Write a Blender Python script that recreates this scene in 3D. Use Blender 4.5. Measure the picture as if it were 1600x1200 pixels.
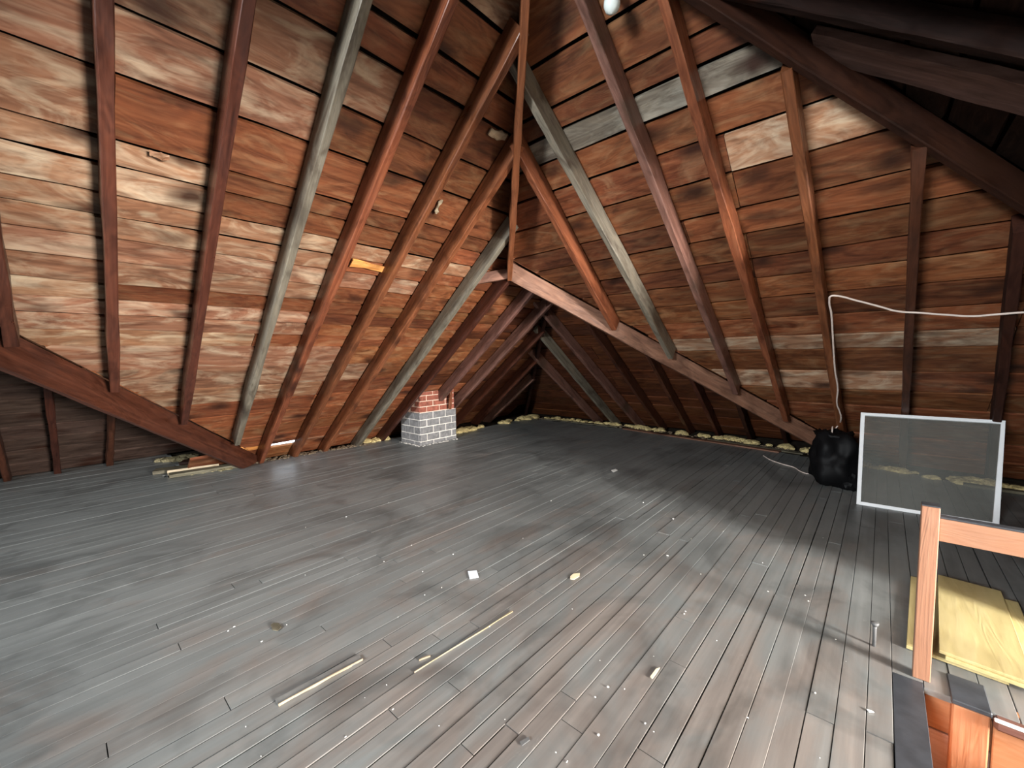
import bpy, bmesh, math, random
from mathutils import Matrix, Vector, noise as mn
random.seed(7)
for o in list(bpy.data.objects): bpy.data.objects.remove(o)
S=0.72            # plan units -> metres
T=0.775           # roof pitch (rise/run)
CP=1/math.sqrt(1+T*T); SP=T*CP
scn=bpy.context.scene; COL=scn.collection
V=lambda *a: Vector(a)

# ---------------------------------------------------------------- camera
R=[(0.7446195,0.03577351,-0.66652987),(0.66730616,-0.06327903,0.74209047),(-0.01563018,-0.99735451,-0.07099069)]
cd=bpy.data.cameras.new('camera'); cam=bpy.data.objects.new('camera',cd); COL.objects.link(cam)
cd.sensor_width=36; cd.lens=645/1600*36; cd.clip_start=0.02
cam.matrix_world=Matrix(((R[0][0],-R[0][1],-R[0][2],0),(R[1][0],-R[1][1],-R[1][2],0),(R[2][0],-R[2][1],-R[2][2],1.6*S),(0,0,0,1)))
scn.camera=cam
# ---------------------------------------------------------------- light
w=bpy.data.worlds.new('world'); scn.world=w; w.use_nodes=True
w.node_tree.nodes['Background'].inputs[0].default_value=(0.80,0.90,1.0,1); w.node_tree.nodes['Background'].inputs[1].default_value=2.0
def area(name,loc,rot,sx,sy,power,col):
    l=bpy.data.lights.new(name,'AREA'); l.shape='RECTANGLE'; l.size=sx*S; l.size_y=sy*S; l.energy=power; l.color=col
    o=bpy.data.objects.new(name,l); COL.objects.link(o); o.location=Vector(loc)*S; o.rotation_euler=rot; return o
area('window_daylight',(6.05,1.65,1.5),(0,math.radians(90),0),1.25,1.3,620,(1.0,0.97,0.93))
area('back_fill',(-1.6,-5.8,3.2),(math.radians(90),0,0),1.7,1.2,290,(0.92,0.97,1.0))  # added fill light; the back wall has no window
scn.view_settings.view_transform='Standard'; scn.view_settings.look='None'
scn.view_settings.gamma=1; scn.view_settings.use_curve_mapping=False
scn.view_settings.exposure=1.15

# ---------------------------------------------------------------- materials
class NT:
    def __init__(s,name,rough=.6,spec=.3):
        s.m=bpy.data.materials.new(name); s.m.use_nodes=True; s.t=s.m.node_tree; s.b=s.t.nodes['Principled BSDF']
        s.b.inputs['Roughness'].default_value=rough; s.b.inputs['Specular IOR Level'].default_value=spec
    def n(s,t,**k):
        q=s.t.nodes.new(t)
        for a,b in k.items(): setattr(q,a,b)
        return q
    def l(s,a,b): s.t.links.new(a,b)
    def coord(s,scale=(1,1,1),rnd=True):
        tc=s.n('ShaderNodeTexCoord'); src=tc.outputs['Object']
        if rnd:
            oi=s.n('ShaderNodeObjectInfo'); mu=s.n('ShaderNodeMath',operation='MULTIPLY'); mu.inputs[1].default_value=73.0
            s.l(oi.outputs['Random'],mu.inputs[0]); ad=s.n('ShaderNodeVectorMath',operation='ADD'); s.l(src,ad.inputs[0])
            cb=s.n('ShaderNodeCombineXYZ'); s.l(mu.outputs[0],cb.inputs[0]); s.l(mu.outputs[0],cb.inputs[1]); s.l(cb.outputs[0],ad.inputs[1]); src=ad.outputs[0]
        mp=s.n('ShaderNodeMapping'); mp.inputs['Scale'].default_value=scale; s.l(src,mp.inputs[0]); return mp.outputs[0]
    def noise(s,vec,scale=1,detail=4,rough=.55,dist=0):
        q=s.n('ShaderNodeTexNoise'); q.inputs['Scale'].default_value=scale; q.inputs['Detail'].default_value=detail
        q.inputs['Roughness'].default_value=rough; q.inputs['Distortion'].default_value=dist; s.l(vec,q.inputs['Vector']); return q.outputs['Fac']
    def ramp(s,fac,stops):
        q=s.n('ShaderNodeValToRGB'); e=q.color_ramp.elements
        while len(e)<len(stops): e.new(.5)
        for i,(p,c) in enumerate(stops): e[i].position=p; e[i].color=(*c,1) if len(c)==3 else c
        s.l(fac,q.inputs[0]); return q.outputs[0]
    def mix(s,f,a,b,mode='MIX'):
        q=s.n('ShaderNodeMix',data_type='RGBA',blend_type=mode)
        if isinstance(f,(int,float)): q.inputs[0].default_value=f
        else: s.l(f,q.inputs[0])
        for i,x in ((6,a),(7,b)):
            if isinstance(x,tuple): q.inputs[i].default_value=(*x,1)
            else: s.l(x,q.inputs[i])
        return q.outputs[2]
    def vary(s,col,lo,hi,hue=.012):
        oi=s.n('ShaderNodeObjectInfo'); mr=s.n('ShaderNodeMapRange'); mr.inputs[3].default_value=lo; mr.inputs[4].default_value=hi
        s.l(oi.outputs['Random'],mr.inputs[0]); hs=s.n('ShaderNodeHueSaturation'); s.l(mr.outputs[0],hs.inputs['Value'])
        mh=s.n('ShaderNodeMath',operation='MULTIPLY'); mh.inputs[1].default_value=7.3; s.l(oi.outputs['Random'],mh.inputs[0])
        fr=s.n('ShaderNodeMath',operation='FRACT'); s.l(mh.outputs[0],fr.inputs[0])
        m2=s.n('ShaderNodeMapRange'); m2.inputs[3].default_value=.5-hue; m2.inputs[4].default_value=.5+hue; s.l(fr.outputs[0],m2.inputs[0]); s.l(m2.outputs[0],hs.inputs['Hue'])
        s.l(col,hs.inputs['Color']); return hs.outputs[0]
    def bump(s,fac,strength=.3,dist=.003):
        q=s.n('ShaderNodeBump'); q.inputs['Strength'].default_value=strength; q.inputs['Distance'].default_value=dist
        s.l(fac,q.inputs['Height']); s.l(q.outputs[0],s.b.inputs['Normal'])
    def out(s,col): s.l(col,s.b.inputs['Base Color']); return s.m

def wood(name,dark,mid,light,rough=.6,spec=.3,lo=.7,hi=1.25,cream=None,creamamt=.5,knots=True,blotch=.85,grain=26,knotcol=(.03,.010,.005),hue=.005):
    n=NT(name,rough,spec)
    v=n.coord((1.6,grain,grain)); g=n.noise(v,1,6,.6,.35)
    v2=n.coord((.9,5.5,5.5)); wv=n.noise(v2,1.2,2,.5,.8)
    # growth rings: sine of a warped field
    ms=n.n('ShaderNodeMath',operation='MULTIPLY'); ms.inputs[1].default_value=95; n.l(wv,ms.inputs[0])
    sn=n.n('ShaderNodeMath',operation='SINE'); n.l(ms.outputs[0],sn.inputs[0])
    ma=n.n('ShaderNodeMath',operation='MULTIPLY_ADD'); ma.inputs[1].default_value=.06; n.l(sn.outputs[0],ma.inputs[0]); n.l(g,ma.inputs[2])
    col=n.ramp(ma.outputs[0],[(.15,dark),(.5,mid),(.88,light)])
    bl=n.noise(n.coord((2.0,5,5)),1.3,4,.6,1.8)
    if cream:
        f=n.ramp(bl,[(.52-.1*creamamt,(0,0,0)),(.70,(creamamt,)*3)]); col=n.mix(f,col,cream)
    bl2=n.noise(n.coord((1.3,4,4)),2.1,3,.6,1.5)
    f2=n.ramp(bl2,[(.30,(.42,.36,.33)),(.5,(.95,.95,.95)),(.7,(1.15,1.1,1.05))]); col=n.mix(blotch,col,f2,'MULTIPLY')
    if knots:
        vo=n.n('ShaderNodeTexVoronoi'); vo.inputs['Scale'].default_value=1.0
        wn=n.n('ShaderNodeTexNoise'); wn.inputs['Scale'].default_value=9; n.l(n.coord((1,1,1)),wn.inputs['Vector'])
        kc=n.coord((2.3,4.2,1.0)); ad=n.n('ShaderNodeVectorMath',operation='MULTIPLY_ADD'); ad.inputs[1].default_value=(.28,.28,0); n.l(wn.outputs['Color'],ad.inputs[0]); n.l(kc,ad.inputs[2]); n.l(ad.outputs[0],vo.inputs['Vector'])
        kf=n.ramp(vo.outputs['Distance'],[(.06,(.95,)*3),(.15,(.65,)*3),(.30,(0,0,0))]); col=n.mix(kf,col,knotcol)
    col=n.vary(col,lo,hi,hue)
    n.bump(ma.outputs[0],.45,.004)
    rr=n.ramp(bl,[(.3,(rough+.15,)*3),(.7,(rough-.15,)*3)]); n.l(rr,n.b.inputs['Roughness'])
    return n.out(col)

M={}
M['board']=wood('roof_board',(.06,.017,.006),(.165,.052,.019),(.27,.105,.044),.5,.35,.62,1.2,cream=(.38,.24,.13),creamamt=.32,hue=.005)
M['board_far_shade']=wood('roof_board_far_shade',(.03,.008,.003),(.075,.022,.008),(.13,.045,.018),.5,.35,.62,1.25,hue=.005)  # dimness of the far corner put into the board colour
M['board_mid']=wood('roof_board_pinkish_brown',(.12,.048,.024),(.235,.108,.058),(.345,.19,.115),.5,.35,.78,1.1,cream=(.56,.45,.31),creamamt=.62,hue=.005)
M['board_unlit']=wood('roof_board_unlit',(.008,.004,.003),(.018,.009,.006),(.035,.02,.014),.8,.1,.8,1.2)  # top right slope gets no light; its darkness is in this colour
M['board_recess_shade']=wood('roof_board_recess_shade',(.03,.018,.013),(.06,.037,.028),(.10,.066,.05),.6,.25,.8,1.2)  # shade of the low left recess painted into these boards
M['board_tan']=wood('roof_board_tan',(.18,.078,.04),(.32,.165,.092),(.44,.27,.165),.5,.35,.75,1.12,cream=(.60,.49,.35),creamamt=.8,hue=.005)
M['board_pale']=wood('roof_board_pale',(.25,.15,.09),(.45,.32,.20),(.58,.46,.31),.55,.3,.85,1.1,knots=False)
M['board_grey']=wood('roof_board_grey',(.07,.055,.04),(.14,.115,.085),(.28,.25,.2),.5,.4,.8,1.1,cream=(.4,.37,.3),creamamt=.7)
M['board_orange']=wood('roof_board_orange',(.45,.16,.04),(.62,.27,.08),(.75,.42,.17),.5,.3,.9,1.1,knots=False)  # splinter wood; also paints the slit's daylight onto one low board
M['rafter_red']=wood('rafter_red_brown',(.028,.009,.005),(.06,.019,.010),(.10,.034,.018),.42,.4,.8,1.2,grain=40)
M['rafter_orange']=wood('rafter_orange_brown',(.07,.021,.009),(.145,.046,.019),(.23,.085,.038),.42,.4,.85,1.15,grain=40)
M['rafter_grey']=wood('rafter_weathered_grey',(.085,.07,.05),(.15,.13,.098),(.24,.215,.17),.55,.35,.9,1.1,grain=40,knotcol=(.05,.04,.03),hue=.004)
M['rafter_purple']=wood('rafter_mauve_brown',(.065,.03,.021),(.125,.06,.045),(.2,.105,.082),.45,.35,.9,1.1,grain=40,knotcol=(.05,.03,.02))
M['lit_bay']=wood('lit_bay_mauve',(.06,.035,.03),(.10,.06,.052),(.15,.095,.085),.7,.15,.9,1.1,knots=False)  # added strip in place of a lit bay, its light in the colour
M['beam_pink']=wood('beam_pinkish',(.10,.044,.028),(.18,.085,.054),(.27,.145,.096),.6,.3,.9,1.1,grain=34)
M['unlit_wood']=wood('unlit_wood',(.005,.003,.002),(.010,.005,.004),(.02,.01,.007),.85,.08,.8,1.2)  # near-black stands for shade on the top right rafters
M['dark_wood']=wood('dark_wood',(.016,.006,.003),(.030,.010,.006),(.05,.018,.010),.7,.15,.8,1.2)
M['newel']=wood('newel_pine',(.26,.125,.072),(.29,.145,.086),(.32,.17,.104),.45,.35,.97,1.03,knots=False,grain=60,hue=.002,blotch=.15)
M['stair_orange']=wood('stair_orange',(.30,.12,.05),(.36,.155,.072),(.41,.20,.105),.4,.4,.95,1.05,knots=False,grain=50,hue=.003,blotch=.3)
M['stair_pink']=wood('stair_pinkish',(.33,.19,.15),(.43,.27,.22),(.50,.34,.29),.5,.3,.95,1.05,knots=False,grain=50,hue=.003,blotch=.3)
M['ply']=wood('yellow_pine_board',(.37,.30,.135),(.43,.355,.17),(.48,.405,.22),.5,.3,.97,1.03,knots=False,grain=14,hue=.002,blotch=.12)
M['scrap']=wood('scrap_pale_wood',(.2,.15,.09),(.34,.27,.18),(.48,.40,.29),.6,.3,.9,1.1,knots=False)
M['debris_wood']=wood('dusty_scrap_wood',(.06,.052,.033),(.11,.097,.065),(.19,.17,.12),.7,.2,.85,1.1,knots=False)

def plain(name,col,rough=.6,spec=.3,nscale=20,amt=.25,bump=.2,metal=0,detail=4):
    n=NT(name,rough,spec); n.b.inputs['Metallic'].default_value=metal
    f=n.noise(n.coord(),nscale,detail); lo=tuple(c*(1-amt) for c in col); hi=tuple(min(1,c*(1+amt)) for c in col)
    c=n.ramp(f,[(.3,lo),(.7,hi)]); n.bump(f,bump,.003); return n.out(c)
M['backing']=plain('roof_underlay',(.006,.004,.003),.9,.05)
M['subfloor']=plain('subfloor_dust',(.035,.028,.02),.9,.1,14,.5)
M['insul']=plain('mineral_insulation',(.55,.44,.21),.95,.05,60,.45,.8)
M['insul_dull']=plain('dusty_insulation',(.17,.145,.085),.95,.05,60,.45,.8)
M['litter']=plain('dusty_litter',(.16,.12,.08),.95,.05,90,.6,.8)
M['brick_grey']=plain('brick_painted_grey',(.17,.165,.165),.7,.25,25,.3,.5)
M['brick_red']=plain('brick_red',(.23,.075,.05),.75,.2,25,.35,.5)
M['mortar']=plain('mortar_pale',(.62,.58,.53),.9,.1,40,.12,.4)
M['mortar_pink']=plain('mortar_pinkish',(.60,.42,.33),.9,.1,40,.12,.4)
M['alu']=plain('white_aluminium',(.90,.92,.93),.35,.5,8,.04,.02)
M['bag']=plain('black_plastic',(.0025,.0025,.003),.6,.15,7,.2,.25)
M['cord']=plain('white_cord',(.62,.52,.46),.6,.3,30,.08,.05)
M['steel']=plain('grey_steel',(.11,.11,.11),.5,.4,30,.2,.2)
M['porcelain']=plain('porcelain',(.55,.6,.58),.25,.5,8,.05,.02)
M['paper']=plain('pale_paper',(.72,.78,.84),.7,.2,60,.08,.05)
M['chip']=plain('pale_chip',(.75,.62,.42),.7,.2,30,.1,.1)
M['white']=plain('white_fleck',(.85,.84,.8),.6,.3,30,.05,.05)
M['dark_paint']=plain('dark_grey_paint',(.036,.040,.047),.4,.45,18,.25,.25)
M['wall_paint']=plain('dormer_plaster',(.30,.26,.22),.9,.1,5,.1,.1)

# painted, worn floor boards
def floormat():
    n=NT('painted_floorboards',.42,.42)
    tc=n.n('ShaderNodeTexCoord')
    wp=n.n('ShaderNodeNewGeometry').outputs['Position']
    def wc(sc):
        mp=n.n('ShaderNodeMapping'); mp.inputs['Scale'].default_value=sc; n.l(wp,mp.inputs[0]); return mp.outputs[0]
    g=n.noise(n.coord((24,1.2,24)),1,6,.6,.3)
    base=n.ramp(g,[(.2,(.145,.153,.150)),(.5,(.182,.192,.188)),(.8,(.225,.237,.231))])
    big=n.noise(wc((1,1,1)),.9,4,.6,.8)
    base=n.mix(n.ramp(big,[(.35,(.75,)*3),(.65,(1.18,)*3)]),(0,0,0),base,'MIX') if False else n.mix(1.0,base,n.ramp(big,[(.35,(.80,)*3),(.65,(1.0,)*3)]),'MULTIPLY')
    # brown bare patches, mostly near the stair
    gm=n.n('ShaderNodeVectorMath',operation='DISTANCE'); n.l(wp,gm.inputs[0]); gm.inputs[1].default_value=(-.45,1.0,0)
    dr=n.n('ShaderNodeMapRange'); dr.inputs[1].default_value=.3; dr.inputs[2].default_value=2.3; dr.inputs[3].default_value=.2; dr.inputs[4].default_value=-.06; n.l(gm.outputs['Value'],dr.inputs[0])
    pn=n.noise(wc((3.2,1.4,1)),1.6,5,.6,.6)
    ad=n.n('ShaderNodeMath',operation='ADD'); n.l(dr.outputs[0],ad.inputs[0]); n.l(pn,ad.inputs[1])
    pf=n.ramp(ad.outputs[0],[(.5,(0,0,0)),(.75,(.7,)*3)])
    brown=n.ramp(g,[(.2,(.125,.095,.08)),(.5,(.19,.155,.135)),(.8,(.27,.225,.195))])
    col=n.mix(pf,base,brown)
    # pale scuffs
    sc=n.noise(wc((7,3.0,1)),1.7,8,.75,1.6)
    sf=n.ramp(sc,[(.63,(0,0,0)),(.76,(.5,)*3)]); col=n.mix(sf,col,(.36,.355,.33))
    ds=n.noise(wc((1.7,1.2,1)),1.3,4,.6,1); df=n.ramp(ds,[(.36,(.6,.6,.6)),(.5,(1,1,1))]); col=n.mix(.8,col,df,'MULTIPLY')
    col=n.vary(col,.92,1.07,.002)
    rr=n.ramp(big,[(.3,(.44,)*3),(.7,(.32,)*3)]); n.l(rr,n.b.inputs['Roughness'])
    n.bump(n.mix(.5,g,sc),.35,.002)
    return n.out(col)
M['floor']=floormat()
# insect-screen cloth: fine weave, lets light and the room behind through
def meshmat():
    n=NT('insect_screen_cloth',.7,.2); n.b.inputs['Base Color'].default_value=(.26,.265,.24,1)
    t=n.n('ShaderNodeBsdfTransparent'); mx=n.n('ShaderNodeMixShader'); f=n.noise(n.coord((3,2,3)),1.2,3)
    r=n.ramp(f,[(.3,(.32,)*3),(.7,(.44,)*3)]); n.l(r,mx.inputs[0]); n.l(t.outputs[0],mx.inputs[1]); n.l(n.b.outputs[0],mx.inputs[2])
    n.l(mx.outputs[0],n.t.nodes['Material Output'].inputs[0]); return n.m
M['screen']=meshmat()
def glassmat():
    n=NT('window_glass',.02,.5); n.b.inputs['Base Color'].default_value=(.9,.95,1,1); n.b.inputs['Transmission Weight'].default_value=1; return n.m

# ---------------------------------------------------------------- builders
def tag(o,label=None,cat=None,group=None,kind=None):
    if label: o['label']=label
    if cat: o['category']=cat
    if group: o['group']=group
    if kind: o['kind']=kind
    return o
def frame(o,x,y,z):
    return Matrix(((x[0],y[0],z[0],o[0]*S),(x[1],y[1],z[1],o[1]*S),(x[2],y[2],z[2],o[2]*S),(0,0,0,1)))
WM={}
def link(name,me,mat,parent=None,mw=None):
    o=bpy.data.objects.new(name,me); COL.objects.link(o)
    if mat and not me.materials: me.materials.append(mat)
    mw=mw or Matrix()
    if parent: o.parent=parent; o.matrix_basis=WM[parent.name].inverted()@mw
    else: o.matrix_basis=mw
    WM[o.name]=mw; return o
def obj(name,bm,mat,parent=None,mw=None,smooth=False):
    """bm holds plan-unit coordinates local to mw"""
    for v in bm.verts: v.co*=S
    bmesh.ops.recalc_face_normals(bm,faces=bm.faces)
    me=bpy.data.meshes.new(name); bm.to_mesh(me); bm.free()
    if smooth:
        for p in me.polygons: p.use_smooth=True
    return link(name,me,mat,parent,mw)
def empty(name,loc=(0,0,0)):
    o=bpy.data.objects.new(name,None); COL.objects.link(o); o.empty_display_size=.05; o.location=Vector(loc)*S; WM[o.name]=Matrix.Translation(Vector(loc)*S); return o
def struct(name,label=None,loc=(0,0,0)): return tag(empty(name,loc),label,kind='structure')
def addbox(bm,x0,x1,y0,y1,z0,z1,bev=0):
    r=bmesh.ops.create_cube(bm,size=1); 
    for v in r['verts']: v.co=Vector(((x0+x1)/2+v.co.x*(x1-x0),(y0+y1)/2+v.co.y*(y1-y0),(z0+z1)/2+v.co.z*(z1-z0)))
    if bev:
        es=list({e for v in r['verts'] for e in v.link_edges}); bmesh.ops.bevel(bm,geom=es,offset=bev,segments=1,affect='EDGES')
def box(name,x0,x1,y0,y1,z0,z1,mat,parent=None,bev=.004,world=True):
    c=((x0+x1)/2,(y0+y1)/2,z0); bm=bmesh.new(); addbox(bm,x0-c[0],x1-c[0],y0-c[1],y1-c[1],0,z1-z0,bev)
    return obj(name,bm,mat,parent,Matrix.Translation(Vector(c)*S))
def slab(name,poly,thick,mat,parent=None,mw=None,seg=1,jit=0,rnd=random):
    """poly: 4 corners (x,y) bl,br,tr,tl ; solid from z=0 to -thick, long edges slightly uneven"""
    bm=bmesh.new(); bl,br,tr,tl=[Vector((*p,0)) for p in poly]; top=[];bot=[]
    for i in range(seg+1):
        t=i/seg; a=bl.lerp(br,t); b=tl.lerp(tr,t)
        if 0<i<seg and jit: a=a+V(0,rnd.uniform(-jit,jit),rnd.uniform(-jit,jit)*.6); b=b+V(0,rnd.uniform(-jit,jit),rnd.uniform(-jit,jit)*.6)
        top.append((bm.verts.new(a),bm.verts.new(b))); bot.append((bm.verts.new(a-V(0,0,thick)),bm.verts.new(b-V(0,0,thick))))
    for i in range(seg):
        a,b=top[i];c,d=top[i+1];e,f=bot[i];g,h=bot[i+1]
        bm.faces.new((a,c,d,b)); bm.faces.new((e,f,h,g)); bm.faces.new((a,e,g,c)); bm.faces.new((b,d,h,f))
    bm.faces.new((top[0][0],top[0][1],bot[0][1],bot[0][0])); bm.faces.new((top[-1][0],bot[-1][0],bot[-1][1],top[-1][1]))
    return obj(name,bm,mat,parent,mw)
def poly(name,pts,mat,parent=None):
    bm=bmesh.new(); bm.faces.new([bm.verts.new(p) for p in pts]); return bm
# beam from p0 to p1; its top face lies on the line, body hangs along -up by depth
def beam(name,p0,p1,width,depth,up,mat,label=None,cat=None,group=None,parent=None,seg=14,jit=.006,drop=0):
    p0=Vector(p0);p1=Vector(p1); x=(p1-p0); L=x.length; x.normalize(); up=Vector(up); z=(up-x*up.dot(x)).normalized(); y=z.cross(x)
    bm=bmesh.new(); rings=[]; b=min(width,depth)*.10; rs=random.Random(hash((round(p0.x,2),round(p0.y,2),round(p1.x,2)))%9999)
    ph=rs.uniform(0,9)
    for i in range(seg+1):
        t=i/seg; j=lambda: rs.uniform(-jit,jit)
        sw=math.sin(t*3.1+ph)*jit*.8
        w=width/2; ring=[(-w+b,0),(w-b,0),(w,-b),(w,-depth+b),(w-b,-depth),(-w+b,-depth),(-w,-depth+b),(-w,-b)]
        dx=[0,0,0]; bump=(rs.random()<.16)*rs.uniform(.5,1.6)*jit
        rings.append([bm.verts.new((t*L,yy+sw+j()*.5+(bump if yy>0 else -bump),zz-drop+(j()*.6 if zz<-depth/2 else 0))) for yy,zz in ring])
    for i in range(seg):
        for k in range(8):
            bm.faces.new((rings[i][k],rings[i][(k+1)%8],rings[i+1][(k+1)%8],rings[i+1][k]))
    bm.faces.new(rings[0]); bm.faces.new(rings[-1][::-1])
    o=obj(name,bm,mat,parent,frame(p0,x,y,z))
    return tag(o,label,cat,group)

# ---------------------------------------------------------------- roof planes
class Plane:
    def __init__(s,o,e,up):   # origin on eave, along-eave, up-slope horizontal dir
        s.o=Vector(o); s.e=Vector(e); s.u=Vector(up)*CP+V(0,0,SP); s.n=s.e.cross(s.u)
        if s.n.z>0: s.n=-s.n; s.flip=True
        else: s.flip=False
    def pt(s,a,d,h=0): return s.o+s.e*a+s.u*d+s.n*h
GAP=.030
def boards(pl,root,rows,lo,hi,mat,joints,tmin=1.1,tmax=3.4,backing=True,seed=1,seg=8,wmat=None):
    rs=random.Random(seed)
    for i in range(len(rows)-1):
        d0,d1=rows[i]+GAP/2,rows[i+1]-GAP/2; dm=(d0+d1)/2
        l0,l1,h0,h1=lo(d0,dm),lo(d1,dm),hi(d0,dm),hi(d1,dm)
        lm,hm=(l0+l1)/2,(h0+h1)/2
        if hm-lm<.06: continue
        if h1<l1: h1=l1=(h1+l1)/2
        if h0<l0: h0=l0=(h0+l0)/2
        cuts=[lm]; nx=lm+rs.uniform(tmin,tmax)
        while nx<hm-.8:
            c=min(joints,key=lambda q:abs(q-nx)); 
            if c-cuts[-1]>.7 and hm-c>.5: cuts.append(c)
            nx=max(nx,cuts[-1])+rs.uniform(tmin,tmax)
        cuts.append(hm)
        for k in range(len(cuts)-1):
            a0=l0 if k==0 else cuts[k]+.003; a1=l1 if k==0 else cuts[k]+.003
            b0=h0 if k==len(cuts)-2 else cuts[k+1]-.003; b1=h1 if k==len(cuts)-2 else cuts[k+1]-.003
            am=(a0+a1+b0+b1)/4
            mt=mat(am,dm,rs) if callable(mat) else mat
            if mt is None: continue
            if isinstance(mt,tuple): mt,dd0,dd1=mt
            else: dd0,dd1=d0,d1
            # local frame: x along board, y up-slope, z into the room
            org=pl.pt(am,(dd0+dd1)/2,rs.uniform(-.006,.010)); hw=(dd1-dd0)/2
            ex=pl.e; ey=pl.u; ez=pl.n
            if ex.cross(ey).dot(ez)<0: ex=-ex; P=[(am-b0,-hw),(am-a0,-hw),(am-a1,hw),(am-b1,hw)]
            else: P=[(a0-am,-hw),(b0-am,-hw),(b1-am,hw),(a1-am,hw)]
            tilt=rs.uniform(-.012,.012); rot=Matrix.Rotation(tilt,4,'X')
            nseg=max(2,min(seg,int((b0-a0+b1-a1)/2/.35)))
            slab('board',P,.035,mt,root,frame(org,ex,ey,ez)@rot,nseg,.007,rs)
def backing(pl,root,pts,h=-.07):
    bm=bmesh.new(); bm.faces.new([bm.verts.new(pl.pt(a,d,h)) for a,d in pts]); return bm
ROOT={}
def back(pl,root,polys,h=-.07):
    bm=bmesh.new()
    for pts in polys: bm.faces.new([bm.verts.new(pl.pt(a,d,h)) for a,d in pts])
    r=bmesh.ops.extrude_face_region(bm,geom=bm.faces[:]); 
    for v in [g for g in r['geom'] if isinstance(g,bmesh.types.BMVert)]: v.co-=pl.n*.05
    return obj('underlay',bm,M['backing'],root)

xd=lambda A,d: A+d*CP
# left slope (A), right hip slope (B), far wing end (C), left wing end (D), east slope (E)
PA=Plane((-7.35,0,0),(0,1,0),(1,0,0)); PB=Plane((0,7.75,0),(1,0,0),(0,-1,0)); PC=Plane((0,8.7,0),(1,0,0),(0,-1,0))
PD=Plane((-9.05,0,0),(0,1,0),(1,0,0)); PE=Plane((4.15,0,0),(0,1,0),(-1,0,0))
PF=Plane((0,0,0),(0,1,0),(-1,0,0))       # far wing, east side
PG=Plane((0,2.2,0),(1,0,0),(0,-1,0))     # left wing, north side
rA=struct('ceiling','left roof slope of wide brown knotty boards behind the left rafters')
rB=struct('ceiling','right roof slope of brown boards rising from the eave behind the insect screen')
rC=struct('ceiling','dark boarded roof slope at the far end beyond the diagonal valley beam')
rD=struct('ceiling','dark boarded roof slope low at the far left beyond the left diagonal beam')
rE=struct('ceiling','dark roof slope in the top right corner of the photo')
rF=struct('ceiling','hidden side slope above the far end, behind the valley beam')
rG=struct('ceiling','hidden side slope above the low recess at the far left')

rowsA=[0,.46,.76,1.074,1.433,1.75,2.073,2.465,2.825,3.039,3.221,3.402,3.585,3.819,4.04,4.225,4.407,4.63,4.808,5.207,5.553,5.94,6.18,6.52,6.88,7.27]
def loA(d,dm):
    x=-7.35+d*CP
    return max(-2.6,-5.15-x) if dm<4.66 else -2.6
def hiA(d,dm):
    x=-7.35+d*CP
    return (1.35-x) if dm<4.63 else (.4-x)
def matA(a,d,rs):
    if a>5.0: return M['board_far_shade']
    if (abs(d-4.5)<.12 or abs(d-4.72)<.09) and a<1.7: return M['board_tan']
    q=rs.random()
    if a<1.6: return M['board_tan'] if q<.12 else (M['board_mid'] if q<.9 else M['board'])
    if a<2.7: return M['board_mid'] if q<.35 else M['board']
    return M['board_mid'] if q<.05 else M['board']
jA=[y for y in (-.72,-.19,.34,.90,1.46,1.95,2.47,3.0,3.6,4.12,4.76,5.38,5.9,6.55,7.1)]
boards(PA,rA,rowsA[1:],loA,hiA,matA,jA,seed=3)
# lowest row, with the daylight slit and its daylight painted orange on one board
def low(a0,a1,d0,d1,mt,l=None):
    slab('board',[(-(a1-a0)/2,-(d1-d0)/2),((a1-a0)/2,-(d1-d0)/2),((a1-a0)/2,(d1-d0)/2),(-(a1-a0)/2,(d1-d0)/2)],.035,mt,rA,frame(PA.pt((a0+a1)/2,(d0+d1)/2),PA.e,PA.u,PA.n) if PA.e.cross(PA.u).dot(PA.n)>0 else frame(PA.pt((a0+a1)/2,(d0+d1)/2),-PA.e,PA.u,PA.n),5,.004)
low(2.2,2.68,.0,.335,M['board']); low(2.69,4.12,.0,.405,M['board']); low(2.69,4.12,.41,.455,M['board_tan']); low(1.2,2.21,.0,.35,M['board']); low(1.55,2.2,.36,.455,M['board_orange']); low(4.13,8.0,0,.455,M['board'])
HA=7.27
back(PA,rA,[[(2.1,-.3),(9.1,-.3),(9.0,.04),(2.1,.04)],[(2.9,.04),(9.0,.04),(8.7,.48),(2.9,.48)],[(1.9,0),(2.1,0),(2.1,.48),(1.72,.48)],
    [(1.72,.48),(8.6,.48),(5.3,4.65),(4.4,4.75),(2.0,7.5),(-6,7.5),(-6,HA),(-6,0),(-5.2,0),(-1.5,4.68)]])
rowsB=[0,.4,.8,1.15,1.5,1.842,2.218,2.621,2.869,3.194,3.502,3.799,4.048,4.35,4.63,4.988,5.319,5.613,5.837,6.03,6.35,6.75,7.05,7.27]
def loB(d,dm):
    y=7.75-d*CP; return (y-7.75) if dm<4.64 else (.4-y)
def hiB(d,dm): return 7.75-d*CP-3.64
def matB(a,d,rs):
    if 5.6<d<5.85 and a<-.9: return M['board_grey']
    if 4.98<d<5.32 and a>-1.2: return M['board_tan']
    return M['board_tan'] if rs.random()<.05 else M['board']
jB=[-2.6,-2.1,-1.46,-.97,-.4,.2,.84,1.4,1.96,2.5,3.1]
boards(PB,rB,rowsB,loB,hiB,matB,jB,seed=5,tmin=1.5,tmax=3.2)
back(PB,rB,[[(-.0,0),(-.0,-.3),(4.6,-.3),(-1.3,7.4),(-1.9,7.4),(-4.0,4.65),(-3.675,4.65)]])
rowsC=[0,.3,.62,.93,1.22,1.5,1.84,2.1,2.44,2.8,3.1,3.4,3.75,4.1,4.4,4.65]
jC=[-5.0,-4.5,-3.9,-3.36,-2.82,-2.3,-1.73,-1.2,-.7]
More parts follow.
